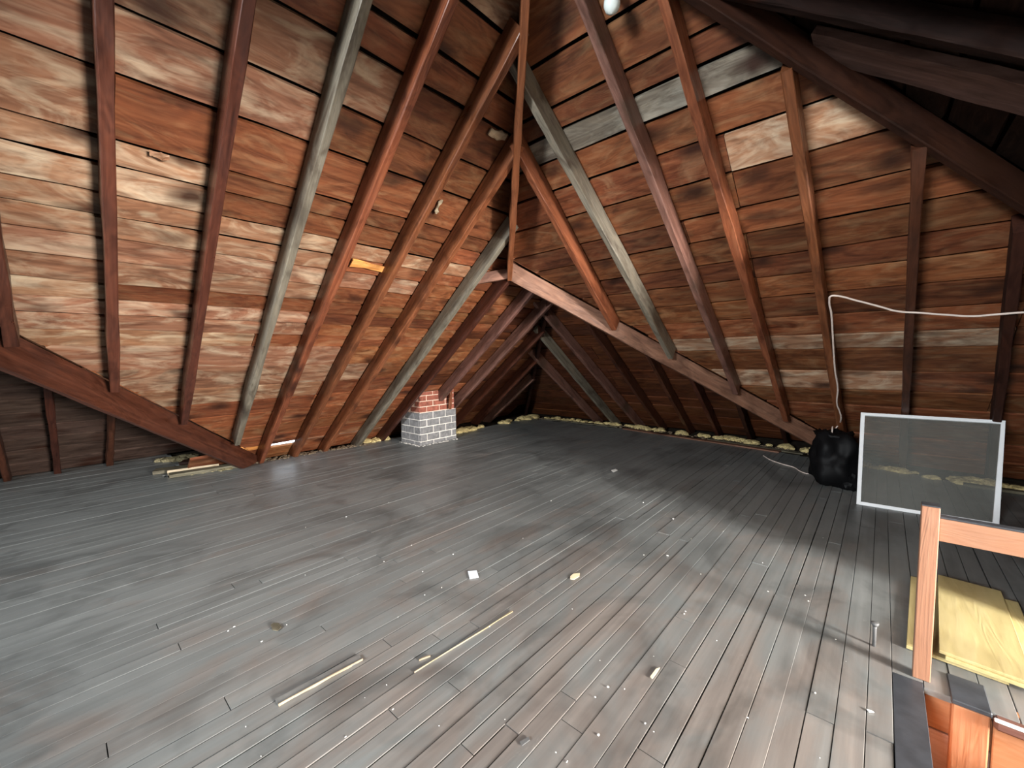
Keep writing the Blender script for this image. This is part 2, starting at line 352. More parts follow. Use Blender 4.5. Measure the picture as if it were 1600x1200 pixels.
boards(PC,rC,rowsC,lambda d,dm:1.35-(8.7-d*CP),lambda d,dm:(8.7-d*CP)-8.7,M['board_far_shade'],jC,seed=8)
back(PC,rC,[[(-7.8,-.3),(.4,-.3),(.2,0),(-3.4,4.8),(-3.95,4.8)]])
boards(PD,rD,[0,.35,.7,1.0,1.3,1.62,1.9,2.2,2.5,2.85,3.2,3.6,4.0,4.4,4.68],lambda d,dm:max(-2.6,-5.2+d*CP),lambda d,dm:2.2-d*CP,M['board_recess_shade'],[-1.6,-1.05,-.5,-.05,.5,1.1],seed=9)
back(PD,rD,[[(-5.6,-.3),(2.6,-.3),(-1.3,4.8),(-1.7,4.8)]])
boards(PE,rE,[4.12,4.35,4.65,4.95,5.2,5.5,5.85,6.2,6.5,6.85,7.27],lambda d,dm:-1.2,lambda d,dm:3.6+(4.15-d*CP),M['board_unlit'],[-1.1,-.55,0,.55,1.1,1.65,2.2,2.75],seed=10)
back(PE,rE,[[(-6,0),(.6,0),(.6,7.4),(-6,7.4)],[(3.5,-.3),(8.3,-.3),(3.5,5.75)],[(.6,4.12),(3.5,4.12),(3.5,5.75),(2.2,7.4),(.6,7.4)]])
boards(PF,rF,[0,.5,1,1.5,2,2.5,3,3.5,4,4.3,4.65],lambda d,dm:7.75-d*CP,lambda d,dm:8.7-d*CP,M['board'],[99],seed=11)
back(PF,rF,[[(7.75,-.0),(8.95,-.3),(9.0,0),(5.3,4.75),(4.075,4.65)]])
boards(PG,rG,[0,.5,1,1.5,2,2.5,3,3.5,4,4.3,4.68],lambda d,dm:-6.85-(2.2-d*CP),lambda d,dm:-5.15-(2.2-d*CP),M['board'],[-99],seed=12)
back(PG,rG,[[(-9.4,-.2),(-7.35,0),(-3.65,4.68),(-5.6,4.75)]])
PH=Plane((0,-5.2,0),(1,0,0),(0,1,0))
rH=struct('wall_back','closing boards behind the camera')
bm=bmesh.new()
for pts in ([(-7.4,-6,0),(4.2,-6,0),(4.2,-6,.02),(-1.6,-6,4.5),(-7.4,-6,.02)],[(-9.05,-5.2,0),(-7.35,-5.2,0),(-3.65,-1.5,2.87),(-5.35,-1.5,2.87)]):
    bm.faces.new([bm.verts.new(p) for p in pts])
obj('wall_panel',bm,M['dark_wood'],rH)

# ---------------------------------------------------------------- floor
rFl=struct('floor','worn grey painted floor of narrow wooden boards')
rs=random.Random(21)
def yend(x):
    P=[(-7.3,7.9),(-6.3,7.93),(-3.7,8.02),(-2.0,7.75),(-.7,7.48),(1.1,7.05),(5,7.05)]
    for (a,b),(c,d) in zip(P,P[1:]):
        if x<=c: return b+(d-b)*max(0,(x-a))/(c-a)
    return 7.05
def ystart(x):
    return -2.2 if x<.2 or x>1.35 else 2.66
xs=[4.1]; 
seams=[.2,.09]
x=.09
while x>-8.95:
    x-=rs.choice([.078,.088,.088,.1,.112]) if x>-3.6 else .118
    seams.append(x)
right=[.2]; x=.2
while x<4.0: x+=.098 if x<1.4 else .3; right.append(x)
rows=[(seams[i+1],seams[i]) for i in range(len(seams)-1)]+[(right[i],right[i+1]) for i in range(len(right)-1)]
def fboard(x0,x1,y0,y1,mat='floor',parent=rFl,dz=0):
    g=rs.choice([.002,.0025,.003,.004,.007]) if x0>-2.2 else rs.choice([.0008,.001,.0015]); hx=(x1-x0)/2-g/2; hy=(y1-y0)/2-.002
    bm=bmesh.new(); n=max(1,min(6,int(hy/.5))); cx=(x0+x1)/2; cy=(y0+y1)/2
    # cross-section with slightly eased edges
    sec=[(-hx,-.03),(-hx,-.0015),(-hx+.0015,0),(hx-.0015,0),(hx,-.0015),(hx,-.03)]
    rings=[]
    for i in range(n+1):
        yy=-hy+2*hy*i/n; jx=rs.uniform(-.0015,.0015) if 0<i<n else 0; jz=rs.uniform(-.001,.001)
        rings.append([bm.verts.new((sx+jx,yy,sz+jz)) for sx,sz in sec])
    for i in range(n):
        for k in range(6): bm.faces.new((rings[i][k],rings[i][(k+1)%6],rings[i+1][(k+1)%6],rings[i+1][k]))
    bm.faces.new(rings[0]); bm.faces.new(rings[-1][::-1])
    return obj('floorboard',bm,M[mat],parent,Matrix.Translation(V(cx,cy,dz)*S))
for x0,x1 in rows:
    xm=(x0+x1)/2
    ye=yend(xm); ys=ystart(xm)
    if xm<-6.6: ye=min(ye,5.6) if xm>-6.9 else 4.6
    if xm<-7.1: ye=.95+(.6*(xm+7.1)*-.2)
    if xm<-7.5: ye=1.2
    ye+=rs.uniform(-.05,.05)
    cuts=[ys]
    if -3.6<xm<.2:
        c=ys+rs.uniform(1.9,4.4)
        while c<ye-.9: cuts.append(c); c+=rs.uniform(1.8,3.6)
    elif xm<-3.6 and rs.random()<.45:
        cuts.append(rs.uniform(1,5) if ye>6 else ys+1.2)
    cuts.append(ye)
    if abs(xm-.145)<.02:
        fboard(x0,x1,ys,2.69,'dark_paint'); fboard(x0,x1,2.694,5.1); fboard(x0,x1,5.1,ye); continue
    for a,b in zip(cuts,cuts[1:]):
        if b-a>.05: fboard(x0,x1,a,b,dz=rs.uniform(-.002,.002)*(1 if xm>-2 else .3))
bm=bmesh.new()
for q in ((-9.3,-7.6,-6,2.3),(-7.6,.19,-6,9.0),(1.37,4.4,-6,9.0),(.19,1.37,2.72,9.0),(.19,1.37,-6,-1.0)): addbox(bm,q[0],q[1],q[2],q[3],-.2,-.037)
obj('subfloor',bm,M['subfloor'],rFl)

# ---------------------------------------------------------------- rafters
NA=-PA.n
RD=.185; RW=.064
def raf(pl,a,d0,d1,mat,label,rw=RW,rd=RD,group=None):
    p0=pl.pt(a,d0,.012); p1=pl.pt(a,d1,.012)
    return beam('rafter',p0,p1,rw,rd,-pl.n,M[mat],label,'rafter',group)
def dA(x): return (x+7.35)/CP
left=[(-.72,dA(-4.43)+.05,7.2,'rafter_red','dark red-brown rafter beyond the left photo edge'),
 (-.19,dA(-4.96)+.03,7.2,'rafter_red','dark rafter at the left photo edge meeting the left diagonal beam'),
 (.34,dA(-5.49)+.03,7.2,'rafter_red','dark red-brown rafter, first full one from the left, nearly upright'),
 (.92,dA(-6.07)+.03,7.2,'rafter_red','dark red-brown rafter, second full one from the left'),
 (1.47,dA(-6.62)+.03,7.2,'rafter_grey','long weathered grey-green rafter, third full one on the left slope'),
 (1.95,.03,7.2,'rafter_orange','red-brown rafter just right of the long grey one on the left slope'),
 (2.47,.03,dA(.4-2.47)-.05,'rafter_orange','red-brown rafter, second right of the long grey one, meeting the hip high up'),
 (3.0,.03,dA(.4-3.0)-.05,'rafter_orange','red-brown rafter just left of the short grey one, meeting the hip midway'),
 (3.6,.03,dA(.4-3.6)-.05,'rafter_grey','shorter grey rafter on the left slope ending where the valley beam starts'),
 (4.12,.03,4.6,'rafter_red','dark rafter passing directly in front of the chimney'),
 (4.76,1.5,dA(1.35-5.05)-.0,'rafter_purple','greyish rafter rising from above the brick chimney'),
 (5.38,.03,dA(1.35-5.38)-.05,'rafter_purple','brown rafter just right of the chimney, second beyond it'),
 (5.9,.03,dA(1.35-5.9)-.05,'rafter_red','brown rafter in the far corner, fourth from the chimney'),
 (6.55,.03,dA(1.35-6.55)-.05,'rafter_red','short dark rafter in the far corner, second left of the far hip'),
 (7.12,.03,dA(1.35-7.12)-.05,'rafter_purple','shortest thin rafter in the far corner just left of the far hip')]
# each rafter leans a little: (height coordinate, position) seen at two places along it
def lean(pl,pts,k,A,d0,d1,mat,label,fix=None):
    (c0,a0),(c1,a1)=pts; D=lambda c:(A-abs(c)*k-.12)/CP   # c measured from the middle of the house
    e0,e1=D(c0),D(c1); f=lambda d:(a0+(a1-a0)*(d-e0)/(e1-e0))*k
    if fix: d1=fix(f)
    return beam('rafter',pl.pt(f(d0),d0,.012),pl.pt(f(d1),d1,.012),RW,RD,-pl.n,M[mat],label,'rafter')
LP=[None,None,((2.88,.29),(5.77,.41)),((2.63,.85),(6.2,1.01)),((2.38,1.41),(6.76,1.68)),((2.19,1.9),(7.04,2.12)),((2.2,2.51),(6.9,2.64)),((2.77,3.11),(7,3.15)),((3.34,3.72),(7.07,3.78)),((3.74,4.27),(6.39,4.28)),((3.88,4.93),(5.45,4.94)),((4.3,5.57),(6.03,5.54)),((4.82,6.08),(6.41,6.1)),((5.37,6.76),(6.86,6.86)),((5.88,7.33),(7.01,7.3))]
for i,(a,d0,d1,mt,lb) in enumerate(left):
    if LP[i] is None: raf(PA,a,d0,d1,mt,lb); continue
    lean(PA,LP[i],.966,7.35,d0,d1,mt,lb)
dB=lambda y:(7.75-y)/CP
rightr=[(-2.6,dB(5.15)+.06,dB(3.0)-.05,'rafter_orange','short light orange-brown rafter between the hip and the valley beam'),
 (-2.1,dB(5.65)+.06,dB(2.5)-.05,'rafter_grey','weathered grey rafter on the right slope from the hip to the valley beam'),
 (-1.47,dB(6.28)+.06,dB(2.0)-.1,'rafter_purple','mauve-brown rafter on the right slope next to the grey one'),
 (-.97,dB(6.78)+.06,dB(2.63)-.05,'rafter_orange','orange-brown rafter with a grey streak, middle of the right slope'),
 (-.4,dB(7.35)+.06,dB(3.2)-.05,'rafter_orange','thin red-orange rafter with the white cord running down it'),
 (.2,.03,dB(3.8)-.05,'rafter_red','dark red rafter rising behind the insect screen'),
 (.84,.03,dB(4.44)-.05,'dark_wood','blackish rafter at the right photo edge'),
 (1.42,.03,dB(5.02)-.05,'rafter_red','dark rafter beyond the right photo edge')]
RP=[((3.18,-2.67),(4.87,-2.73)),((2.73,-2.28),(5.61,-2.17)),((2.5,-1.59),(6.19,-1.51)),((2.7,-1.11),(6.8,-.98)),((3.1,-.53),(6.62,-.39)),((3.75,.13),(6.43,.21)),((4.65,.7),(6.35,.89)),None]
for i,(a,d0,d1,mt,lb) in enumerate(rightr):
    if RP[i] is None: raf(PB,a,d0,d1,mt,lb); continue
    lean(PB,RP[i],.969,7.75,d0,d1-(.03 if a>-.5 else 0),mt,lb)
dC=lambda y:(8.7-y)/CP
far=[(-5.02,'rafter_purple','thin pale-flecked rafter in the far corner, first right of the far hip'),
 (-4.5,'rafter_grey','pale grey rafter in the far corner right of the far hip'),
 (-3.92,'rafter_purple','flecked brown rafter in the far corner, right of the pale grey one'),
 (-3.36,'rafter_red','dark rafter under the upper part of the valley beam'),
 (-2.82,'rafter_red','dark rafter below the valley beam, second from its upper end'),
 (-2.3,'rafter_red','dark red rafter below the middle of the valley beam'),
 (-1.74,'dark_wood','dark rafter foot below the valley beam where the mauve-brown rafter ends'),
 (-1.2,'dark_wood','black rafter foot below the low end of the valley beam, nearest the black bag')]
for a,mt,lb in far:
    top=min(dC(1.35-a),dC(8.7+a))-.05
    q={-5.02:((6.7,-5.26),(8.45,-5.05)),-4.5:((6.1,-4.71),(8.4,-4.57)),-3.92:((5.65,-4.28),(8.45,-3.98)),-3.36:((5.66,-3.6),(8.5,-3.46))}.get(a)
    if q: lean(PC,q,.981,8.7,.03,top,mt,lb)
    else: raf(PC,a,.03,top,mt,lb)
dD=lambda x:(x+9.05)/CP
for a,lb in ((-1.05,'dark rafter in the low left recess beyond the photo edge'),(-.5,'dark rafter foot in the low left recess at the photo edge'),(-.04,'dark rafter foot in the low left recess, second from the left edge'),(.5,'dark rafter foot in the low left recess nearest the diagonal beam')):
    raf(PD,a,.03,min(dD(-9.05+2.2-a),4.6)-.05,'rafter_red',lb)
for a in (-.55,0,.55,1.1,1.65,2.2,2.72,3.22):
    d0=4.12; d1=min(HA-.1,(4.15-(a-3.6))/CP-.05)
    if d1>d0+.3: raf(PE,a,d0,d1,'lit_bay' if a>3 else 'unlit_wood',('shade-coloured rafter above the lit-bay strip in the top right corner' if a<3 else 'added mauve-brown strip standing in for a lit roof bay in the dark top right corner') if a>2.5 else 'shade-coloured rafter of the top right slope above the photo edge',rw=.30 if a>3 else .07,rd=.05 if a>3 else .12,group=None if a>2.5 else 'rafters above the top right photo edge')
# hips, valleys, ridge
Z=V(0,0,1)
dn=lambda x,y,z,h: (x,y,z-h)
beam('hip_rafter',(-3.70,4.10,2.79),(-1.62,2.02,4.40),.055,.28,Z,M['rafter_orange'],'narrow reddish hip rafter running straight up the middle of the photo','rafter')
beam('hip_rafter',(-7.2,8.55,.08),(-3.70,5.05,2.79),.06,.16,Z,M['dark_wood'],'dark far hip rafter in the deepest corner beyond the chimney','rafter')
beam('hip_rafter',(-.1,8.6,.04),(-3.65,5.05,2.79),.06,.13,Z,M['dark_wood'],'hip rafter hidden behind the valley beam at the far end','rafter')
beam('hip_rafter',(4.0,7.6,.08),(-1.58,2.02,4.40),.055,.18,Z,M['dark_wood'],'dark red-brown hip rafter crossing the top right corner of the photo','rafter')
beam('hip_rafter',(-9.0,2.15,.04),(-5.38,-1.47,2.84),.06,.13,Z,M['dark_wood'],'dark hip rafter hidden in the low left recess','rafter')
beam('valley_beam',(-3.66,4.09,2.80),(-.08,7.67,.03),.06,.21,Z,M['beam_pink'],'long pinkish-brown diagonal valley beam sloping down to the right','beam')
beam('valley_beam',(-3.68,-1.47,2.80),(-7.28,2.13,.02),.06,.27,Z,M['rafter_red'],'brown diagonal valley beam at lower left ending on the floor by the scrap pile','beam')
beam('ridge_board',(-3.675,4.09,2.83),(-3.675,5.02,2.83),.05,.16,Z,M['dark_wood'],'short dark ridge board at the far end behind the valley beam','beam')
beam('ridge_board',(-1.6,2.0,4.42),(-1.6,-2.6,4.42),.05,.2,Z,M['dark_wood'],'ridge board above the top of the photo','beam')
beam('header_board',(-3.64,4.06,2.72),(-4.02,3.64,2.62),.05,.13,Z,M['beam_pink'],'short pinkish board joining the short grey rafter to the top of the valley beam','beam',seg=3)

# ---------------------------------------------------------------- chimney
ch=empty('chimney',(-6.4,4.72,0)); tag(ch,'square brick chimney, lower courses painted grey, rising from the floor at left','chimney')
cx0,cx1,cy0,cy1=-6.68,-6.07,4.30,5.14
def roofz(x): return (x+7.35)*T
def corebox(nm,mt,z0,z1,ins):
    bm=bmesh.new(); vs=[]
    for (x,y) in ((cx0+ins,cy0+ins),(cx1-ins,cy0+ins),(cx1-ins,cy1-ins),(cx0+ins,cy1-ins)): vs.append((bm.verts.new((x,y,min(z0,roofz(x)))),bm.verts.new((x,y,min(z1,roofz(x)-.01)))))
    for i in range(4): a,b=vs[i];c,d=vs[(i+1)%4]; bm.faces.new((a,c,d,b))
    bm.faces.new([v[1] for v in vs]); bm.faces.new([v[0] for v in vs][::-1])
    for v in bm.verts: v.co-=V(-6.4,4.72,0)
    o=obj(nm,bm,mt,ch,Matrix.Translation(V(-6.4,4.72,0)*S)); return o
corebox('mortar_core',M['mortar'],0,.588,.008); o=corebox('mortar_core',M['mortar_pink'],.585,1.2,.03); o['label']='pinkish mortar of the unpainted upper courses'
CH=.112; JN=.013
rs=random.Random(4)
for c in range(10):
    z0=(.07+(c-1)*.13 if c<6 else .59+(c-5)*.10)+JN*.5; z1=(.07+c*.13 if c<5 else .59+(c-4)*.10)-JN*.5
    if c==5: z0=.59+JN*.5
    grey=c<5; ins=0 if grey else .022
    if c==0: z0=.0; z1=.07-JN*.5
    # four faces, stretcher bond
    L=.285
    for face in range(4):
        if face in(0,2): length=cx1-cx0-2*ins
        else: length=cy1-cy0-2*ins
        off=(0 if (c+face)%2 else L/2)
        p=-off+ (.01 if face%2 else 0)
        while p<length-.02:
            a=max(0,p)+JN/2; b=min(length,p+L)-JN/2; p+=L
            if b-a<.04: continue
            th=.05; j=rs.uniform(-.004,.004)
            if face==0: X0,X1,Y0,Y1=cx0+ins+a,cx0+ins+b,cy0+ins+j,cy0+ins+th
            if face==1: X0,X1,Y0,Y1=cx1-ins-th,cx1-ins-j,cy0+ins+a,cy0+ins+b
            if face==2: X0,X1,Y0,Y1=cx0+ins+a,cx0+ins+b,cy1-ins-th,cy1-ins-j
            if face==3: X0,X1,Y0,Y1=cx0+ins+j,cx0+ins+th,cy0+ins+a,cy0+ins+b
            if roofz(X0)-.0<z0+.02: continue
            zt=min(z1,roofz(X0)+.02)
            if zt-z0<.03: continue
            ob=box('brick',X0,X1,Y0,Y1,z0,zt,M['brick_grey'] if (grey) else M['brick_red'],ch,.007)
bm=bmesh.new()
for i in range(90):
    t=rs.random(); 
    if rs.random()<.6: p=V(cx1+rs.uniform(0,.05),cy0+t*(cy1-cy0),0)
    else: p=V(cx0+t*(cx1-cx0),cy0-rs.uniform(0,.04),0)
    r=bmesh.ops.create_icosphere(bm,subdivisions=1,radius=rs.uniform(.008,.022)); 
    for v in r['verts']: v.co=V(v.co.x,v.co.y,v.co.z*.45)+p
tag(obj('mortar_crumbs',bm,M['mortar']),'pale mortar crumbs along the foot of the brick chimney','debris',kind='stuff')
beam('scrap_board',(-5.985,4.93,.60),(-5.93,4.93,1.04),.05,.04,V(1,0,0),M['rafter_orange'],'short reddish stick leaning against the upper chimney face','board scrap',seg=5)

# ---------------------------------------------------------------- newel, rail, stairwell
gr=empty('stair_railing',(.194,2.74,0)); tag(gr,'light pine stair railing with square post and top rail at lower right','railing')
vpost=lambda nm,x,y,z,hx,hy,h,mt,par,bv: (lambda b:(addbox(b,0,h,-hy,hy,-hx,hx,bv),obj(nm,b,mt,par,frame((x,y,z),(0,0,1),(0,1,0),(-1,0,0))))[1])(bmesh.new())
vpost('newel_post',.194,2.74,0,.031,.03,.856,M['newel'],gr,.003)
bm=bmesh.new(); addbox(bm,-.031,.031,-.03,.03,0,.006,.0); tag(obj('post_cap',bm,M['dark_paint'],gr,Matrix.Translation(V(.194,2.74,.857)*S)),'dark painted top of the post')
def railpiece(nm,z0,z1,y0,y1,mt,x1=1.35):
    mw=frame((.226,(y0+y1)/2,z0),(1,0,0),(0,1,0),(0,0,1)); bm=bmesh.new(); addbox(bm,0,x1-.226,-(y1-y0)/2,(y1-y0)/2,0,z1-z0,.002); return obj(nm,bm,mt,gr,mw)
railpiece('top_rail',.694,.802,2.735,2.775,M['newel'])
tag(railpiece('rail_cap',.803,.812,2.733,2.777,M['dark_paint']),'dark grey top face of the rail')
vpost('newel_post',1.38,2.755,0,.031,.03,.83,M['newel'],gr,.003)

sw=struct('wall_stairwell','orange-brown wooden stairwell sides at the lower right corner')
box('header_joist',.205,1.34,2.70,2.74,-.21,-.002,M['stair_orange'],sw)
box('apron_board',.205,1.34,2.695,2.735,-.75,-.215,M['stair_pink'],sw)
box('stairwell_side',.165,.2,-1.0,2.70,-2.6,-.038,M['stair_orange'],sw)
box('stairwell_side',1.35,1.38,-1.0,2.70,-2.6,-.038,M['stair_orange'],sw)
box('stairwell_end',.2,1.35,2.74,2.77,-2.6,-.21,M['stair_orange'],sw)
box('stairwell_end',.2,1.35,-1.03,-1.0,-2.6,-.038,M['stair_orange'],sw)
box('stairwell_floor',.1,1.4,-1.1,2.8,-2.65,-2.6,M['stair_orange'],sw)
sp=empty('stair_post',(.35,2.74,-.9)); tag(sp,'thick orange-brown stair post with dark painted top set flush in the floor edge','post')
vpost('post_body',.35,2.74,-.9,.058,.10,.885,M['stair_orange'],sp,.006)
bm=bmesh.new(); addbox(bm,-.062,.062,-.104,.104,0,.022,.004); tag(obj('post_cap',bm,M['dark_paint'],sp,Matrix.Translation(V(.35,2.74,-.014)*S)),'blackish painted post top')
ns=empty('stair_nosing',(.8,2.64,0)); tag(ns,'rounded floor nosing with a white reflection painted on its edge right of the stair post','nosing')
bm=bmesh.new(); addbox(bm,-.385,.54,-.02,.055,-.055,-.004,.012); obj('nosing_board',bm,M['rafter_purple'],ns,Matrix.Translation(V(.8,2.64,0)*S))
bm=bmesh.new(); addbox(bm,-.385,.54,-.024,-.004,-.012,-.002,.003); tag(obj('edge_glint',bm,M['white'],ns,Matrix.Translation(V(.8,2.64,0)*S)),'white reflection painted along the front edge')  # white strip paints in the reflection on the nosing edge
box('apron_board',.42,1.34,2.66,2.70,-.75,-.06,M['stair_orange'],sw)

# ---------------------------------------------------------------- yellow boards on the floor
def plank(corners,z,th,label):
    c=sum((Vector((*p,0)) for p in corners),V(0,0,0))/4
    bm=bmesh.new(); t=[bm.verts.new((p[0]-c.x,p[1]-c.y,th)) for p in corners]; b=[bm.verts.new((p[0]-c.x,p[1]-c.y,0)) for p in corners]
    bm.faces.new(t); bm.faces.new(b[::-1])
    for i in range(4): bm.faces.new((b[i],b[(i+1)%4],t[(i+1)%4],t[i]))
    bmesh.ops.bevel(bm,geom=bm.edges[:],offset=.002,segments=1,affect='EDGES')
    # grain along the length: rotate local frame so x runs along y
    for v in bm.verts: v.co=V(v.co.y,-v.co.x,v.co.z)
    o=obj('pine_board',bm,M['ply'],None,frame((c.x,c.y,z),(0,1,0),(-1,0,0),(0,0,1))); tag(o,label,'board'); return o
plank([(.148,2.95),(.50,2.925),(.54,3.90),(.199,3.90)],.003,.018,'lowest yellow pine board, its left edge showing left of the newel post')
plank([(.29,2.93),(.63,2.90),(.672,3.86),(.345,3.86)],.0215,.018,'middle yellow pine board jutting out at the right of the pile')
plank([(.268,2.945),(.575,2.915),(.612,3.93),(.332,3.955)],.040,.016,'topmost yellow pine board of the pile behind the newel post')

# ---------------------------------------------------------------- insect screen
scr=empty('window_screen',(.33,5.5,0)); tag(scr,'white framed insect screen leaning against the right rafters','screen')
BL=V(-.15,5.47,.0);BR=V(.85,5.58,.0);TL=V(-.165,6.40,.80);TR=V(.945,6.44,.815)
TL=V(-.17,6.36,.81)
def onplane(u,v,n,d):
    r=V(*[R[i][0]*(u-800)+R[i][1]*(v-600)+R[i][2]*645 for i in range(3)]); o=V(0,0,1.6); return o+r*((d-n.dot(o))/n.dot(r))
# plane of the screen: through bottom edge, leaning back onto the rafters
exs=(BR-BL).normalized(); back_=V(0,.73,.80).normalized(); nrm=exs.cross(back_).normalized(); dd=nrm.dot(BL)
W_=(BR-BL).length; TLs=onplane(1345,645,nrm,dd); TRs=onplane(1571,658,nrm,dd); BRs=onplane(1561,824,nrm,dd); BLs=onplane(1338,788,nrm,dd)
ux=((TRs-TLs).normalized()+(BRs-BLs).normalized()).normalized(); uy=(back_-ux*back_.dot(ux)).normalized(); uz=ux.cross(uy)
org=BLs
def loc2(p): q=p-org; return (q.dot(ux),q.dot(uy))
quad=[loc2(p) for p in (BLs,BRs,TRs,TLs)]
mws=frame(org,ux,uy,uz)
FW=.036
def lerp2(a,b,t): return (a[0]+(b[0]-a[0])*t,a[1]+(b[1]-a[1])*t)
inner=[]
cxq=sum(p[0] for p in quad)/4; cyq=sum(p[1] for p in quad)/4
for p in quad: inner.append((p[0]+(FW if p[0]<cxq else -FW),p[1]+(FW if p[1]<cyq else -FW)))
for i in range(4):
    a,b=quad[i],quad[(i+1)%4]; c,d=inner[(i+1)%4],inner[i]
    bm=bmesh.new(); t=[bm.verts.new((*p,.012)) for p in (a,b,c,d)]; bt=[bm.verts.new((*p,-.012)) for p in (a,b,c,d)]
    bm.faces.new(t); bm.faces.new(bt[::-1])
    for k in range(4): bm.faces.new((bt[k],bt[(k+1)%4],t[(k+1)%4],t[k]))
    bmesh.ops.bevel(bm,geom=bm.edges[:],offset=.003,segments=1,affect='EDGES')
    obj('frame_bar',bm,M['alu'],scr,mws)
bm=bmesh.new(); f=[bm.verts.new((*p,.0)) for p in inner]; bm.faces.new(f); obj('screen_cloth',bm,M['screen'],scr,mws)

# ---------------------------------------------------------------- black bag and cords
def blob(name,loc,rad,sub,amp,freq,mat,seed=0,flat=True,parent=None,crease=1,smooth=False):
    bm=bmesh.new(); bmesh.ops.create_icosphere(bm,subdivisions=sub,radius=1)
    for v in bm.verts:
        d=v.co.normalized(); q=Vector(d)*freq+V(seed*3.1,seed*1.7,0)
        k=1+amp*mn.noise(q)+amp*.5*abs(mn.noise(q*2.3))*crease+amp*.25*mn.noise(q*5)
        c=Vector((d.x*rad[0]*k,d.y*rad[1]*k,d.z*rad[2]*k)); 
        if flat and c.z<-rad[2]*.8: c.z=-rad[2]*.8
        v.co=c+V(0,0,rad[2]*.8)
    return obj(name,bm,mat,parent,Matrix.Translation(Vector(loc)*S),smooth=smooth)
bg=empty('rubbish_bag',(-.38,6.12,0)); tag(bg,'slumped black plastic bag at the rafter foot left of the insect screen','bag')
b=blob('bag_body',(-.38,6.15,.0),(.25,.25,.34),4,.30,1.9,M['bag'],3,parent=bg,crease=.5,smooth=True)
bm=bmesh.new()
n=16; rings=[]
for k,(r,z) in enumerate([(.21,.40),(.18,.50),(.15,.56),(.16,.60),(.19,.64),(.16,.67),(.11,.62),(.08,.58)]):
    rings.append([bm.verts.new(((r+.02*math.sin(i*2.9+k))*math.cos(i*2*math.pi/n),(r+.02*math.sin(i*2.9+k))*math.sin(i*2*math.pi/n),z+.022*math.sin(i*1.9+k*1.3))) for i in range(n)])
for a,b2 in zip(rings,rings[1:]):
    for i in range(n): bm.faces.new((a[i],a[(i+1)%n],b2[(i+1)%n],b2[i]))
bm.faces.new(rings[-1])
obj('bag_neck',bm,M['bag'],bg,Matrix.Translation(V(-.40,6.2,-.05)*S),smooth=True)
blob('trash_lump',(-.23,6.0,0),(.10,.10,.12),3,.3,3,M['bag'],9,parent=bg)
def tube(name,pts,r,mat,label,cat,group=None):
    cu=bpy.data.curves.new(name,'CURVE'); cu.dimensions='3D'; cu.bevel_depth=r*S; cu.bevel_resolution=2; cu.use_fill_caps=True
    sp=cu.splines.new('BEZIER'); sp.bezier_points.add(len(pts)-1); o0=Vector(pts[0])
    for bp,p in zip(sp.bezier_points,pts): bp.co=(Vector(p)-o0)*S; bp.handle_left_type=bp.handle_right_type='AUTO'
    sp.resolution_u=6
    ob=bpy.data.objects.new(name,cu); COL.objects.link(ob); ob.location=o0*S
    dg=bpy.context.evaluated_depsgraph_get(); me=bpy.data.meshes.new_from_object(ob.evaluated_get(dg)); me.name=name
    bpy.data.objects.remove(ob); bpy.data.curves.remove(cu)
    me.materials.clear(); 
    q=link(name,me,mat,None,Matrix.Translation(o0*S)); return tag(q,label,cat,group)
nB=V(0,T,1); 
def onR(u,v,yo=7.50): return onplane(u,v,nB,yo*T)
cp=[V(-.42,6.2,.50),V(-.42,6.2,.64)]
cp+= [onR(u,v,7.40) for u,v in [(1307,668),(1314,655),(1312,643),(1308,632),(1309,606),(1305,580),(1303,555),(1301,520),(1299,490),(1296,469),(1298,463),(1304,462),(1340,470),(1378,480),(1400,486),(1440,489),(1480,492),(1520,494),(1560,491),(1600,488),(1650,485)]]
tube('cord',cp,.0085,M['cord'],'thin white cord running from the black bag up the rafter and across to the right','cord')
oz=lambda u,v,z=.008: onplane(u,v,V(0,0,1),z)
tube('cord',[oz(1193,712),oz(1205,719),oz(1222,725),oz(1240,730),oz(1252,737),oz(1262,740),oz(1272,737)],.007,M['cord'],'short pale cord lying on the floor left of the black bag','cord')

# ---------------------------------------------------------------- lampholder at the top
lh=empty('lampholder',(-1.36,2.52,3.95)); tag(lh,'small pale porcelain lampholder at the top edge of the photo','lamp')
def lathe(name,prof,mat,parent,loc,n=20):
    bm=bmesh.new(); rings=[[bm.verts.new((r*math.cos(i*2*math.pi/n),r*math.sin(i*2*math.pi/n),z)) for i in range(n)] for r,z in prof]
    for a,b2 in zip(rings,rings[1:]):
        for i in range(n): bm.faces.new((a[i],a[(i+1)%n],b2[(i+1)%n],b2[i]))
    bm.faces.new(rings[0]); bm.faces.new(rings[-1][::-1]); return obj(name,bm,mat,parent,Matrix.Translation(Vector(loc)*S),smooth=True)
lathe('mount',[(.05,.095),(.075,.09),(.075,.06),(.06,.03)],M['porcelain'],lh,(-1.36,2.52,3.95))
lathe('socket',[(.06,.03),(.062,-.01),(.045,-.03),(.035,-.06)],M['porcelain'],lh,(-1.36,2.52,3.95))
lathe('bulb',[(.025,-.055),(.03,-.08),(.05,-.12),(.052,-.15),(.04,-.18),(.018,-.195),(.002,-.2)],M['porcelain'],lh,(-1.36,2.52,3.95))

